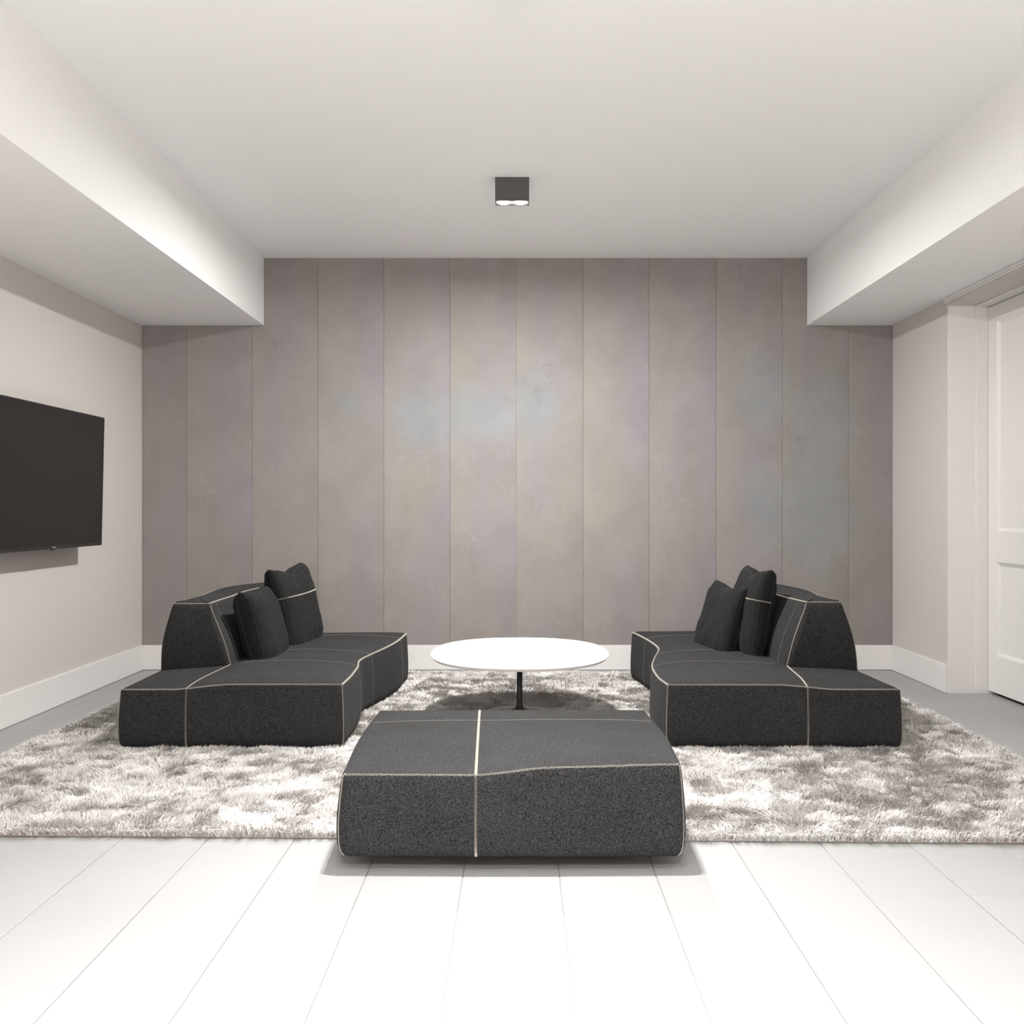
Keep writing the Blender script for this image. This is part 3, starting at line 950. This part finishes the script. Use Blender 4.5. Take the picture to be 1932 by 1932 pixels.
tvbox('bezel', -0.008, 0.0, -hw, -hw + 0.010, -hh + 0.018, hh - 0.010, M_TVBODY, tv, 0.0015)
tvbox('bezel', -0.008, 0.0, hw - 0.010, hw, -hh + 0.018, hh - 0.010, M_TVBODY, tv, 0.0015)
tvbox('screen', -0.006, -0.0025, -hw + 0.010, hw - 0.010, -hh + 0.018, hh - 0.010, M_SCREEN, tv)
lg = tag(empty('lettering'), None); lg.parent = tv
for k in range(7):
    tvbox('letter', 0.0, 0.0006, -0.024 + k * 0.0069, -0.024 + k * 0.0069 + 0.0048, -hh + 0.006, -hh + 0.0125, M_LOGO, lg)
tvbox('sensor', -0.016, -0.002, -0.022, 0.022, -hh - 0.007, -hh + 0.001, M_TVBODY, tv, 0.003)
tvbox('wall_bracket', -0.1665, -0.064, -0.20, 0.20, -0.20, 0.10, M_BLACK, tv, 0.004)
tv.rotation_euler = (0, math.radians(1.3), 0)

# ------------------------------------------------------------------ ceiling lights
def ceiling_light(label, x, y, watts, spread=180.0):
    r = tag(empty('ceiling_light', (x, y, ZC)), label, 'ceiling light', 'twin ceiling lights')
    w2, d2, h = 0.093, 0.0465, 0.1305
    t = 0.004
    hb = link('housing', box_mesh('housing', -w2, w2, -d2, d2, -h + 0.012, 0.0, 0.0015), M_HOUSING, r)
    for nm, a in (('rim', (-w2, w2, -d2, -d2 + t)), ('rim', (-w2, w2, d2 - t, d2)), ('rim', (-w2, -w2 + t, -d2 + t, d2 - t)), ('rim', (w2 - t, w2, -d2 + t, d2 - t))):
        link(nm, box_mesh(nm, a[0], a[1], a[2], a[3], -h, -h + 0.0125), M_HOUSING, hb)
    link('lamp_tray', box_mesh('lamp_tray', -w2 + t, w2 - t, -d2 + t, d2 - t, -h + 0.006, -h + 0.0119), M_REFLECT, r)
    for sx in (-1, 1):
        l = link('lamp', lathe_mesh('lamp', [(0.0, -0.006), (0.022, -0.0055), (0.033, -0.002), (0.035, 0.004), (0.0, 0.004)], 32), M_LAMP, r, (sx * 0.045, 0, -h + 0.004))
        ld = bpy.data.lights.new('lamp_light', 'AREA')
        ld.shape = 'DISK'; ld.size = 0.055; ld.energy = watts; ld.color = LAMP_COLOR; ld.spread = math.radians(spread)
        lo = bpy.data.objects.new('lamp_light', ld); COL.objects.link(lo); lo.parent = r
        lo.location = (sx * 0.045, 0, -h - 0.006)
    return r
ceiling_light('dark box ceiling light with two lit lamps above the coffee table', 0.0 - 0.037, 5.96, MAIN_W)
ceiling_light('dark box ceiling light above the front edge of the ottoman', -0.037, 3.50, FRONT_W, 100.0)
ceiling_light('dark box ceiling light above the open floor nearest the viewer', -0.037, 1.04, REAR_W, 100.0)
ceiling_light('added unseen fill light behind the viewer, shaped like the box ceiling lights', -0.037, -0.95, FILL_W, 130.0)  # added out of view to lift the ambient light

# ------------------------------------------------------------------ rug
RA = math.radians(-1.4)
RC = Vector((-0.035, 5.64))
RW, RD = 4.66, 3.76
rug = tag(empty('shag_rug', (RC.x, RC.y, 0.0), RA), 'silvery taupe shag rug under the sofas and table', 'rug')
link('backing', box_mesh('backing', -RW / 2 + 0.01, RW / 2 - 0.01, -RD / 2 + 0.01, RD / 2 - 0.01, 0.0008, 0.009, 0.002), M_BACKING, rug)

def vnoise(x, y, seed):
    r = np.random.default_rng(seed)
    G = r.random((256, 256))
    xi = np.floor(x).astype(int); yi = np.floor(y).astype(int)
    fx = x - xi; fy = y - yi
    fx = fx * fx * (3 - 2 * fx); fy = fy * fy * (3 - 2 * fy)
    g = lambda a, b: G[a % 256, b % 256]
    return (g(xi, yi) * (1 - fx) + g(xi + 1, yi) * fx) * (1 - fy) + (g(xi, yi + 1) * (1 - fx) + g(xi + 1, yi + 1) * fx) * fy

def inside(poly, px, py):
    res = np.zeros(px.shape, bool)
    n = len(poly)
    for i in range(n):
        x1, y1 = poly[i]; x2, y2 = poly[i - 1]
        c = ((y1 > py) != (y2 > py)) & (px < (x2 - x1) * (py - y1) / (y2 - y1 + 1e-12) + x1)
        res ^= c
    return res

def shrink(outline, d):
    nn = normals2d(outline)
    return [((p - q * d).x, (p - q * d).y) for p, q in zip(outline, nn)][::3]

def pile():
    # tufts on a jittered grid, denser towards the viewer
    pts = []
    for ya, yb, sp_ in ((-RD / 2, -RD / 2 + 1.4, 0.0125), (-RD / 2 + 1.4, -RD / 2 + 2.5, 0.015), (-RD / 2 + 2.5, RD / 2, 0.018)):
        gx = np.arange(-RW / 2 + 0.008, RW / 2 - 0.008, sp_); gy = np.arange(ya + 0.006, yb - 0.002, sp_)
        X, Y = np.meshgrid(gx, gy)
        X = X.ravel() + rng.uniform(-0.6, 0.6, X.size) * sp_; Y = Y.ravel() + rng.uniform(-0.6, 0.6, Y.size) * sp_
        pts.append(np.stack([X, Y, np.full(X.size, sp_)], 1))
    P = np.concatenate(pts)
    P = P[(np.abs(P[:, 0]) < RW / 2 - 0.004) & (np.abs(P[:, 1]) < RD / 2 - 0.004)]
    ca, sa = math.cos(RA), math.sin(RA)
    wx = RC.x + P[:, 0] * ca - P[:, 1] * sa; wy = RC.y + P[:, 0] * sa + P[:, 1] * ca
    keep = np.ones(len(P), bool)
    for out in (outL, outR, outO):
        keep &= ~inside(shrink(out, 0.045), wx, wy)
    keep &= ~(((wx - 0.004) ** 2 + (wy - 5.95) ** 2) < 0.185 ** 2)
    P = P[keep]
    nT = len(P)
    K = 6
    # direction each tuft leans: slow swirls
    a1 = vnoise(P[:, 0] * 2.3 + 40, P[:, 1] * 2.3 + 40, 1); a2 = vnoise(P[:, 0] * 15 + 40, P[:, 1] * 15 + 40, 2)
    ang = (a1 * 1.1 + a2 * 0.8) * 2 * math.pi
    lean = 0.30 + 0.65 * vnoise(P[:, 0] * 9 + 90, P[:, 1] * 9 + 90, 3)
    hgt = 0.024 + 0.019 * vnoise(P[:, 0] * 17 + 60, P[:, 1] * 17 + 60, 4)
    # edge tufts hang outwards
    for ax, lim, d in ((1, -RD / 2, -math.pi / 2), (1, RD / 2, math.pi / 2), (0, -RW / 2, math.pi), (0, RW / 2, 0.0)):
        e = np.abs(P[:, ax] - lim) < 0.03
        ang[e] = d + rng.normal(0, 0.5, e.sum()); lean[e] = 0.9 + rng.uniform(0, 0.3, e.sum())
    T = np.repeat(np.arange(nT), K)
    N = len(T)
    sp_ = P[T, 2]
    bx = P[T, 0] + rng.normal(0, 0.22, N) * sp_; by = P[T, 1] + rng.normal(0, 0.22, N) * sp_
    a = ang[T] + rng.normal(0, 0.55, N)
    l = np.clip(lean[T] + rng.normal(0, 0.22, N), 0.1, 1.4)
    h = hgt[T] * rng.uniform(0.8, 1.2, N)
    wdt = sp_ * rng.uniform(0.16, 0.26, N)
    dx, dy = np.cos(a), np.sin(a)
    # width direction mostly across the view so that blades read from above and the front
    ta = a + math.pi / 2 + rng.normal(0, 0.7, N)
    ux, uy = np.cos(ta), np.sin(ta)
    z0 = 0.006
    r1, r2 = h * l * 0.38, h * l * 1.0
    h1, h2 = h * 0.68, h * np.clip(1.05 - 0.28 * l, 0.35, 1.0)
    v = np.zeros((N, 5, 3), np.float32)
    v[:, 0] = np.stack([bx - ux * wdt * 0.5, by - uy * wdt * 0.5, np.full(N, z0)], 1)
    v[:, 1] = np.stack([bx + ux * wdt * 0.5, by + uy * wdt * 0.5, np.full(N, z0)], 1)
    mx, my = bx + dx * r1, by + dy * r1
    v[:, 2] = np.stack([mx + ux * wdt * 0.6, my + uy * wdt * 0.6, z0 + h1], 1)
    v[:, 3] = np.stack([mx - ux * wdt * 0.6, my - uy * wdt * 0.6, z0 + h1], 1)
    v[:, 4] = np.stack([bx + dx * r2, by + dy * r2, z0 + h2], 1)
    v[:, :, 2] = np.maximum(v[:, :, 2], 0.002)
    me = bpy.data.meshes.new('pile')
    me.vertices.add(N * 5); me.vertices.foreach_set('co', v.ravel())
    me.loops.add(N * 7)
    base = (np.arange(N) * 5)[:, None]
    lp = base + np.array([0, 1, 2, 3, 3, 2, 4])[None]
    me.loops.foreach_set('vertex_index', lp.ravel().astype(np.int32))
    me.polygons.add(N * 2)
    st = (np.arange(N) * 7)[:, None] + np.array([0, 4])[None]
    me.polygons.foreach_set('loop_start', st.ravel().astype(np.int32))
    me.polygons.foreach_set('use_smooth', np.ones(N * 2, bool))
    me.update(calc_edges=True)
    print('pile fibres', N)
    return me
pl = link('pile', pile(), M_RUG, rug)
pl['kind'] = 'stuff'
